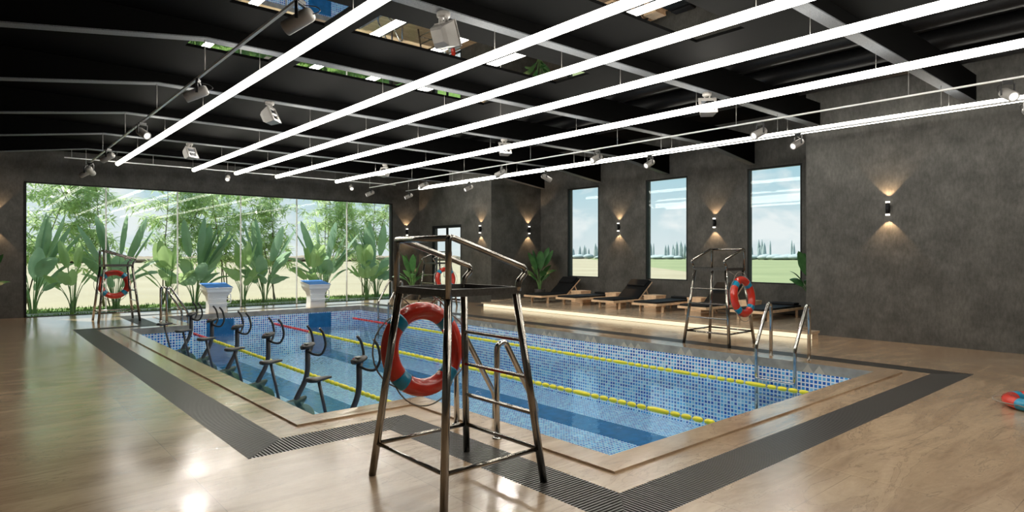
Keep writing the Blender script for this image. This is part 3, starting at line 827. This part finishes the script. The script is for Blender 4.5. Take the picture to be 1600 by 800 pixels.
# ------------------------------------------------------------------ water bikes
def make_bike():
    e = empty('water_bike', (0, 0, 0), 0, 'x', 'exercise bike', 'exercise bikes standing in the pool')
    # saddle at x=0 ; floor z=0
    SZ = 1.19
    def sec(x, w, t, z): return [Vector((x, w*math.cos(2*PI*j/12), z+t*math.sin(2*PI*j/12))) for j in range(12)]
    m = MB(); m.rings([sec(-.14, .05, .016, SZ), sec(-.12, .095, .03, SZ+.004), sec(-.05, .10, .032, SZ), sec(.02, .06, .026, SZ+.004), (sec(.10, .032, .022, SZ+.008)), sec(.155, .02, .014, SZ+.01)])
    m.build('saddle', M['rubber'], e)
    m = MB(); m.tube([(0, 0, SZ-.02), (.14, 0, .52)], .020, 10); m.build('saddle_post', M['bikemetal'], e)
    m = MB(); m.tube(rpath([(.52, 0, SZ+.15), (.52, 0, .92), (.34, 0, .62), (.20, 0, .30)], .22, 6), .036, 12); m.build('handlebar_post', M['bikemetal'], e)
    m = MB(); m.rings([sec(.43, .05, .02, SZ+.145), sec(.45, .10, .03, SZ+.155), sec(.52, .115, .035, SZ+.175), sec(.59, .08, .03, SZ+.195), sec(.62, .03, .015, SZ+.20)])
    c = m.build('console', M['rubber'], e)
    m = MB(); m.box(.47, .56, -.05, .05, SZ+.205, SZ+.213, Matrix.Translation((0, 0, 0))); m.build('display', M['console'], c)
    m = MB(); m.lathe([(.001, 0), (.013, 0), (.013, .008), (.001, .008)], 10, (.46, .03, SZ+.187)); m.build('button', M['redbtn'], c)
    for s in (-1, 1):
        m = MB(); m.tube(rpath([(.52, s*.03, SZ+.09), (.56, s*.13, SZ+.06), (.64, s*.19, SZ+.05), (.70, s*.215, SZ+.18), (.66, s*.215, SZ+.36), (.60, s*.215, SZ+.44)], .08), .017, 10); m.build('handlebar', M['rubber'], e)
    m = MB(); m.tube(rpath([(-.42, 0, .12), (.12, 0, .36), (.62, 0, .12)], .1), .035, 10); m.tube([(.14, 0, .52), (.10, 0, .33)], .03, 10); m.tube([(.12, 0, .36), (.36, 0, .62)], .026, 10); m.build('main_frame', M['bikeframe'], e)
    m = MB()
    def bs(x, w, t, z): return [Vector((x+t*.35*math.sin(2*PI*j/14), w*math.cos(2*PI*j/14), z+t*math.sin(2*PI*j/14))) for j in range(14)]
    m.rings([bs(-.30, .02, .03, .26), bs(-.22, .05, .09, .34), bs(-.05, .07, .16, .42), bs(.15, .08, .17, .45), bs(.32, .07, .13, .52), bs(.46, .04, .07, .60), bs(.50, .015, .02, .63)])
    m.build('drive_housing', M['bikeframe'], e)
    m = MB(); m.lathe([(.001, -.03), (.19, -.03), (.20, -.015), (.20, .015), (.19, .03), (.001, .03)], 24, (0, 0, 0), Matrix.Translation((.42, 0, .36)) @ Matrix.Rotation(R(90), 4, 'X')); m.build('flywheel', M['bikeframe'], e)
    for s in (-1, 1):
        m = MB(); m.box(-.012, .012, s*.05-.008, s*.05+.008, -.15 if s < 0 else 0, 0 if s < 0 else .15, Matrix.Translation((.16, 0, .36)) @ Matrix.Rotation(R(35), 4, 'Y')); cr = m.build('crank', M['bikemetal'], e)
        t = Matrix.Translation((.16, 0, .36)) @ Matrix.Rotation(R(35), 4, 'Y') @ Vector((0, s*.11, s*.15))
        m = MB(); m.box(t.x-.05, t.x+.05, t.y-.045, t.y+.045, t.z-.014, t.z+.014); m.build('pedal', M['rubber'], cr)
    for x in (-.42, .62):
        m = MB(); m.tube([(x, -.26, .04), (x, .26, .04)], .03, 10)
        m.tube([(x, 0, .04), (x, 0, .13)], .03, 10); f = m.build('foot_bar', M['bikeframe'], e)
        for s in (-1, 1):
            q = MB(); q.tube([(x, s*.26, .035), (x, s*.29, .035)], .035, 10); q.build('end_cap', M['rubber'], f)
    return e
bk = make_bike(); first = True
for k, l in enumerate(['nearest exercise bike in the pool, first in the row', 'second exercise bike of the row from the near end', 'third exercise bike of the row from the near end',
                       'fourth exercise bike from the near end', 'fifth exercise bike, last but one of the row', 'farthest exercise bike of the row, by the far left ladder']):
    place(bk, first, (3.10, 7.08+1.56*k, ZA), 0, l); first = False

# ------------------------------------------------------------------ loungers and side tables
def make_lounger(reclined):
    e = empty('sun_lounger', (0, 0, 0), 0, 'x', 'sun lounger', 'oak sun loungers with black cushions')
    # foot end at x=0, head end x=2.0, z=0 platform; width .8
    top = .24
    m = MB()
    m.box(0, 2.0, -.41, -.37, top-.06, top); m.box(0, 2.0, .37, .41, top-.06, top); m.box(0, .04, -.37, .37, top-.06, top); m.box(1.96, 2.0, -.37, .37, top-.06, top)
    m.build('bed_frame', M['wood'], e, .004)
    m = MB()
    for k in range(10 if reclined else 17): m.box(.08+.11*k, .16+.11*k, -.37, .37, top-.035, top-.015)
    m.build('slats', M['wood'], e)
    for x in (.32, 1.72):
        for s in (-1, 1):
            m = MB(); m.box(x-.025, x+.025, s*.36-.025, s*.36+.025, 0, top-.06); m.build('leg', M['wood'], e, .003)
    HX = 1.15
    def pad(x0, x1, th, Mx=None, yy=.375, nseg=2):
        q = MB()
        for k in range(nseg):
            a = x0+(x1-x0)*k/nseg; b = x0+(x1-x0)*(k+1)/nseg
            q.box(a+.004, b-.004, -yy, yy, 0, th, Mx)
        return q
    b0 = Matrix.Translation((0, 0, top-.012))
    q = pad(.03, HX, .06, b0, nseg=2); cu = q.build('seat_cushion', M['leather'], e, .022, 3)
    ang = R(-38) if reclined else R(0)
    B = Matrix.Translation((HX, 0, top-.012)) @ Matrix.Rotation(ang, 4, 'Y')
    if reclined:
        m = MB(); m.box(0, .80, -.38, -.34, -.03, 0, B); m.box(0, .80, .34, .38, -.03, 0, B); m.box(.76, .80, -.34, .34, -.03, 0, B)
        for k in range(5): m.box(.05+.14*k, .13+.14*k, -.34, .34, -.022, -.004, B)
        br = m.build('back_frame', M['wood'], e)
        for yy in (-.3, .27):
            m = MB(); m.box(.5, .53, yy, yy+.03, -.32, -.02, B @ Matrix.Translation((.03, 0, 0)) @ Matrix.Rotation(R(8), 4, 'Y')); m.build('back_prop', M['wood'], e)
    q = pad(.0, .80, .06, B, nseg=2); bc = q.build('back_cushion', M['leather'], e, .022, 3)
    h = MB(); h.box(.50, .78, -.33, .33, .06, .115, B); h.build('head_pillow', M['leather'], bc, .025, 3)
    return e
l1 = make_lounger(True); l2_ = make_lounger(False)
names = ['reclined black lounger at the far left by the potted plant', 'flat black lounger second from the potted plant', 'reclined black lounger third from the potted plant, under the wall between windows',
         'flat black lounger below the middle tall window', 'reclined black lounger partly behind the right lifeguard chair', 'flat black lounger nearest the right wall corner']
for k, l in enumerate(names):
    y = 14.55-1.44*k; rec = k % 2 == 0
    pr = l1 if rec else l2_
    place(pr, k < 2, (13.40, y, PZ), 0, l)
def make_table():
    e = empty('side_table', (0, 0, 0), 0, 'x', 'side table', 'oak side tables between the loungers')
    m = MB(); m.box(-.24, .24, -.22, .22, .33, .37); m.build('table_top', M['wood'], e, .004)
    m = MB(); m.box(-.23, .23, -.21, -.19, .0, .33); m.box(-.23, .23, .19, .21, 0, .33); m.box(-.23, -.21, -.19, .19, .0, .33); m.build('side_panel', M['wood'], e, .003)
    m = MB(); m.box(-.21, .23, -.19, .19, .03, .05); m.build('shelf', M['wood'], e)
    return e
tb = make_table()
for k, l in enumerate(['oak box table between the two farthest loungers', 'oak box table left of the middle reclined lounger', 'oak box table right of the middle reclined lounger', 'oak box table just left of the right lifeguard chair', 'oak box table seen through the life ring of the right chair']):
    place(tb, k == 0, (14.85, 13.83-1.44*k, PZ), 0, l)

# ------------------------------------------------------------------ plants
def leaf(mb, base, dirz, tilt, length, width, droop=.5, fold=.25, petiole=.5, stems=None, rng=random, ragged=.06, nseg=12):
    """one big paddle leaf: petiole from base leaning out by tilt towards azimuth dirz, then a blade that arches over"""
    az = Vector((math.cos(dirz), math.sin(dirz), 0)); side = Vector((-az.y, az.x, 0))
    p = Vector(base); ang = tilt; pts = [p.copy()]
    for k in range(6):
        ang2 = ang*(k/6)**.8
        p = p+(az*math.sin(ang2)+Vector((0, 0, 1))*math.cos(ang2))*petiole/6; pts.append(p.copy())
    if stems is not None: stems.tube(pts, [.016-.0015*k for k in range(7)], 6)
    step = length/nseg; a = ang
    prev = None; roll = rng.uniform(-.6, .6)
    for k in range(nseg+1):
        t = k/nseg
        w = width*.5*(math.sin(PI*min(1, (t*.93+.04)))**.62)*(1.0-.25*t)
        if k == nseg: w = .003
        d = az*math.sin(a)+Vector((0, 0, 1))*math.cos(a); nrm = d.cross(side).normalized()
        s2 = (side*math.cos(roll)+nrm*math.sin(roll)).normalized(); n2 = d.cross(s2).normalized()
        wl = w*(1+rng.uniform(-ragged, ragged)); wr = w*(1+rng.uniform(-ragged, ragged))
        up = -n2
        row = [p-s2*wl+up*fold*wl*.9, p-s2*wl*.5+up*fold*wl*.55, p, p+s2*wr*.5+up*fold*wr*.55, p+s2*wr+up*fold*wr*.9]
        if prev is not None:
            i = len(mb.v); mb.v += [tuple(q) for q in prev+row]
            for c in range(4): mb.f.append((i+c, i+c+1, i+6+c, i+5+c)); mb.sm.append(True)
        prev = row
        p = p+d*step; a += droop/nseg*(.4+1.2*t)
    return
def plant_mesh(spec, seed):
    rng = random.Random(seed); lm, sm_ = MB(), MB()
    for (az, tilt, L_, W_, dr, pet, off) in spec:
        b = (math.cos(az)*off, math.sin(az)*off, 0)
        leaf(lm, b, az, tilt, L_, W_, dr, .22, pet, sm_, rng)
    return lm, sm_
def big_plant(seed):
    rng = random.Random(seed); spec = []
    for k in range(7): spec.append((rng.choice((0, PI))+rng.uniform(-.6, .6), .06+.085*k, rng.uniform(1.25, 1.55), rng.uniform(.48, .62), rng.uniform(.05, .3), rng.uniform(1.35, 1.65), .06))
    for k in range(7): spec.append((k*.9+rng.uniform(-.4, .4), rng.uniform(.45, .85), rng.uniform(.9, 1.15), rng.uniform(.42, .52), rng.uniform(.5, 1.4), rng.uniform(.9, 1.25), .08))
    for k in range(5): spec.append((k*1.26+rng.uniform(-.5, .5), rng.uniform(.5, .9), .85, .42, 1.3, .75, .08))
    return plant_mesh(spec, seed)
def small_plant(seed):
    rng = random.Random(seed); spec = []
    for k in range(5): spec.append((rng.uniform(0, 6.28), rng.uniform(.02, .3), rng.uniform(.68, .85), rng.uniform(.38, .46), rng.uniform(.1, .4), rng.uniform(1.05, 1.4), .05))
    for k in range(8): spec.append((k*.8+rng.uniform(-.3, .3), rng.uniform(.45, .8), rng.uniform(.55, .7), rng.uniform(.28, .36), rng.uniform(.4, .9), rng.uniform(.7, 1.0), .06))
    return plant_mesh(spec, seed)
GZg = -.04
bigX = [1.30, 3.35, 5.60, 7.90, 10.1, 12.35]
places = ['at the left end of the plant window', 'behind the far left lifeguard chair', 'behind the left starting block', 'between the two starting blocks, right of centre', 'behind the right starting block', 'at the right end of the plant window']
pb = []
for k, x in enumerate(bigX):
    e = empty('banana_plant', (x+.05, 22.75, GZg), 0, 'tall dark green paddle-leaf plant outside ' + places[k], 'plant', 'tall paddle-leaf plants outside the glass')
    if k < 3:
        lm, sm_ = big_plant(20+k); o1 = lm.build('leaves', M['bananaleaf'], e); o2 = sm_.build('stems', M['stem'], e); pb.append((o1, o2))
    else:
        for o in pb[k-3]:
            c = o.copy(); COL.objects.link(c); c.parent = e
        e.rotation_euler = (0, 0, R(172)); e.scale = (1, 1, 1.03)
sX = [2.25, 4.75, 7.05, 9.5, 11.7]
sp_l = ['between the first two tall plants from the left', 'just left of the left starting block', 'between the two starting blocks', 'just left of the right starting block', 'near the right end of the window']
ps = []
for k, x in enumerate(sX):
    e = empty('young_banana_plant', (x, 22.25, GZg), 0, 'lower light green paddle-leaf plant outside, ' + sp_l[k], 'plant', 'lower light green plants outside the glass')
    if k < 2:
        lm, sm_ = small_plant(50+k); ps.append((lm.build('leaves', M['lightleaf'], e), sm_.build('stems', M['stem'], e)))
    else:
        for o in ps[k % 2]:
            c = o.copy(); COL.objects.link(c); c.parent = e
        e.rotation_euler = (0, 0, R(60*k))
# bamboo-like trees behind
def bamboo(seed):
    rng = random.Random(seed); fm_, tm = MB(), MB()
    trunks = []
    for k in range(3):
        a = rng.uniform(0, 6.28); pts = [Vector((rng.uniform(-.15, .15), rng.uniform(-.1, .1), 0))]
        d = Vector((rng.uniform(-.22, .22), rng.uniform(-.1, .1), 1))
        for j in range(8):
            d = d+Vector((rng.uniform(-.08, .08), rng.uniform(-.06, .06), 0)); pts.append(pts[-1]+d.normalized()*.58)
        tm.tube(pts, [.022-.0018*j for j in range(9)], 6); trunks.append(pts)
    for k in range(92):
        tr = rng.choice(trunks); j = rng.randrange(3, 9); s = tr[j]+Vector((0, 0, rng.uniform(-.3, .3)))
        az = rng.uniform(0, 6.28); ln = rng.uniform(.35, 1.25)
        el = rng.uniform(-.25, .7)
        tw = [s]
        d = Vector((math.cos(az)*math.cos(el), math.sin(az)*math.cos(el)*.7, math.sin(el)))
        for q in range(4):
            tw.append(tw[-1]+d*ln/4); d = (d+Vector((0, 0, -.18))).normalized()
        tm.tube(tw, [.008, .007, .005, .004, .002], 4)
        for q in range(2, 5):
            for w in range(2):
                c = tw[q]+Vector((rng.uniform(-.1, .1), rng.uniform(-.08, .08), rng.uniform(-.08, .08)))
                a0 = rng.uniform(0, 6.28)
                for l in range(6):
                    a = a0+l*1.05+rng.uniform(-.3, .3); ee = rng.uniform(-.9, .5)
                    dd = Vector((math.cos(a)*math.cos(ee), math.sin(a)*math.cos(ee), math.sin(ee)))
                    sd = dd.cross(Vector((rng.uniform(-.3, .3), rng.uniform(-.3, .3), 1))).normalized()
                    L_ = rng.uniform(.24, .42); wd = L_*.06+.008
                    p1 = c+dd*L_*.4; p2 = c+dd*L_+Vector((0, 0, -.03))
                    fm_.quad(c, p1-sd*wd, p2, p1+sd*wd)
    return fm_, tm
bt = []
tl = ['at the left end of the plant window', 'above the far left lifeguard chair', 'left of the left starting block', 'above the left starting block', 'above the gap between starting blocks', 'above the right starting block', 'at the right end of the plant window']
for k in range(7):
    x = 1.2+1.88*k+(.25 if k % 2 else 0)
    e = empty('bamboo_tree', (x, 24.0+(.3 if k % 2 else 0), GZg), 0, 'slender narrow-leaved bushy tree outside ' + tl[k], 'tree', 'narrow-leaved trees outside the glass')
    if k < 3:
        f_, t_ = bamboo(80+k); bt.append((f_.build('foliage', M['bambooleaf'], e), t_.build('trunk', M['bark'], e)))
    else:
        for o in bt[k % 3]:
            c = o.copy(); COL.objects.link(c); c.parent = e
        e.rotation_euler = (0, 0, R(75*k))

def potted(seed):
    rng = random.Random(seed)
    e = empty('potted_plant', (0, 0, 0), 0, 'x', 'potted plant', 'potted paddle-leaf plants')
    m = MB(); m.lathe([(.001, 0), (.155, 0), (.185, .02), (.20, .33), (.20, .35), (.18, .35), (.175, .30), (.001, .30)], 24); m.build('pot', M['pot'], e)
    m = MB(); m.lathe([(.001, .30), (.17, .30), (.17, .315), (.001, .325)], 18); m.build('soil', M['soil'], e)
    spec = []
    for k in range(6): spec.append((k*1.05+rng.uniform(-.3, .3), rng.uniform(.1, .4), rng.uniform(.62, .72), rng.uniform(.26, .32), rng.uniform(.2, .6), rng.uniform(.7, .9), .03))
    for k in range(7): spec.append((k*.9+.5+rng.uniform(-.3, .3), rng.uniform(.55, .9), rng.uniform(.5, .62), rng.uniform(.24, .29), rng.uniform(.9, 1.6), rng.uniform(.45, .65), .04))
    for k in range(3): spec.append((k*2.1+rng.uniform(-.3, .3), .5, .4, .2, 1.5, .35, .04))
    lm, sm_ = plant_mesh(spec, seed); lo = lm.build('leaves', M['pottedleaf'], e); so = sm_.build('stems', M['stem'], e)
    lo.location.z = so.location.z = .3
    return e
pp = potted(5); first = True
for x, y, z, a, l in ((14.75, 15.65, PZ, 0, 'potted plant in the far corner of the lounger recess'), (12.45, 20.15, 0, 130, 'potted plant beside the plant window, seen through the nearest chair'),
                      (15.05, 6.62, PZ, 200, 'potted plant half hidden behind the right wall corner'), (.15, 20.1, 0, 40, 'potted plant cut off by the left edge of the photo')):
    o_ = place(pp, first, (x, y, z), R(a), l); first = False
    if y == 6.62: o_.scale = (.78, .78, .95)
    elif x > 14: o_.scale = (.95, .95, 1)

# ------------------------------------------------------------------ outside ground
m = MB(); m.box(-10, 18, YF+T+1.45, YF+T+3.1, -.08, GZg+.01)
m.box(XL-9, XR+4.7, YF+T+.01, YF+T+.55, -.08, GZg+.012)
tag(m.build('lawn_strip', M['grass']), 'strip of green lawn outside the glass wall', 'lawn', kind='stuff')
rng = random.Random(3)
gm = MB()
for k in range(3600):                                                # tufts that give the lawn its rough edge
    x = rng.uniform(.4, 13.5); y = rng.choice((rng.uniform(YF+T+.02, YF+T+.55), rng.uniform(YF+T+1.45, YF+T+3.1), rng.uniform(YF+T+1.45, YF+T+3.1)))
    a = rng.uniform(0, 6.28); h = rng.uniform(.03, .10); dx, dy = math.cos(a)*.02, math.sin(a)*.02
    gm.tri((x-dx, y-dy, GZg), (x+dx, y+dy, GZg), (x+rng.uniform(-.03, .03), y+rng.uniform(-.03, .03), GZg+h))
tag(gm.build('grass_tufts', M['grass']), 'tufts of grass along the foot of the glass wall', 'grass', kind='stuff')
m = MB(); m.box(-10, 18, YF+T+.555, YF+T+1.445, -.08, GZg+.004)
tag(m.build('pebble_bed', M['pebble']), 'bed of white pebbles between lawn strips outside the glass', 'pebbles', kind='stuff')
m = MB(); m.quad((-160, YF+T, GZg-.02), (40, YF+T, GZg-.02), (260, 240, GZg-.02), (-160, 240, GZg-.02))
tag(m.build('dry_field', M['sand']), kind='structure')
m = MB(); m.quad((XD+T, -160, GZg-.03), (300, -160, GZg-.03), (300, 300, GZg-.03), (XD+T, YF+T, GZg-.03))
tag(m.build('green_field', M['field']), kind='structure')
def treeline(name, pts, hmin, hmax, mat, label, seed):
    rng = random.Random(seed); m = MB(); (x0, y0), (x1, y1) = pts; n = 230
    for k in range(n):
        t = (k+rng.random())/n; x = x0+(x1-x0)*t; y = y0+(y1-y0)*t
        slim = mat == 'fargrey' and rng.random() < .55
        r = rng.uniform(.4, .9) if slim else rng.uniform(2.5, 5); h = rng.uniform(hmax*.6, hmax) if slim else hmin*rng.uniform(.7, 1.2)
        m.lathe([(.05, -.1), (r*.8, h*.1), (r, h*.4), (r*.7, h*.75), (.1, h)], 8, (x, y+rng.uniform(-3, 3), 0))
    return tag(m.build(name, M[mat]), label, 'trees', kind='stuff')
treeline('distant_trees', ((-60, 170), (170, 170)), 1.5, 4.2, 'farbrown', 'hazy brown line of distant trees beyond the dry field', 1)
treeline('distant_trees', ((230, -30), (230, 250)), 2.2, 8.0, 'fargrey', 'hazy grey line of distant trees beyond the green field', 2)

# ------------------------------------------------------------------ sky and sun
w = bpy.data.worlds.new('World'); scene.world = w; w.use_nodes = True; nt = w.node_tree
bg = nt.nodes['Background']
tc = nt.nodes.new('ShaderNodeTexCoord').outputs['Generated']
sx = nt.nodes.new('ShaderNodeSeparateXYZ'); L(nt, tc, sx.inputs[0])
sky = ramp(nt, sx.outputs[2], [(0, (.80, .85, .88)), (.05, (.70, .81, .86)), (.16, (.36, .65, .78)), (.8, (.18, .46, .70))])
cl = noise(nt, mapping(nt, tc, (1, 1, 2.0)), 9.0, 7, .55, .3)
cf = ramp(nt, cl, [(.48, (0, 0, 0)), (.62, (1, 1, 1))])
L(nt, mixc(nt, cf, sky, (.93, .95, .97)), bg.inputs['Color'])
bg.inputs['Strength'].default_value = 1.0
sun = bpy.data.lights.new('sun', 'SUN'); sun.energy = 7.8; sun.color = (1, .95, .86); sun.angle = R(1.2)
so = bpy.data.objects.new('sun', sun); COL.objects.link(so)
so.rotation_euler = Vector((.25, -.56, -.79)).to_track_quat('-Z', 'Y').to_euler()

# ------------------------------------------------------------------ camera
cam = bpy.data.cameras.new('camera'); co = bpy.data.objects.new('camera', cam); COL.objects.link(co)
co.location = (0, 0, 1.65); co.rotation_euler = (R(90), 0, -.7116)
cam.sensor_width = 36; cam.lens = 980/1600*36; cam.shift_y = -1/1600; cam.clip_start = .05; cam.clip_end = 1000
scene.camera = co
vs = scene.view_settings
scene.display_settings.display_device = 'sRGB'
vs.view_transform = 'Standard'; vs.look = 'None'; vs.exposure = 0; vs.gamma = 1; vs.use_curve_mapping = False
cy = scene.cycles
cy.use_denoising = True
cy.max_bounces = 10; cy.diffuse_bounces = 4; cy.glossy_bounces = 5; cy.transparent_max_bounces = 16; cy.transmission_bounces = 6
cy.caustics_reflective = False; cy.caustics_refractive = False; cy.sample_clamp_indirect = 6
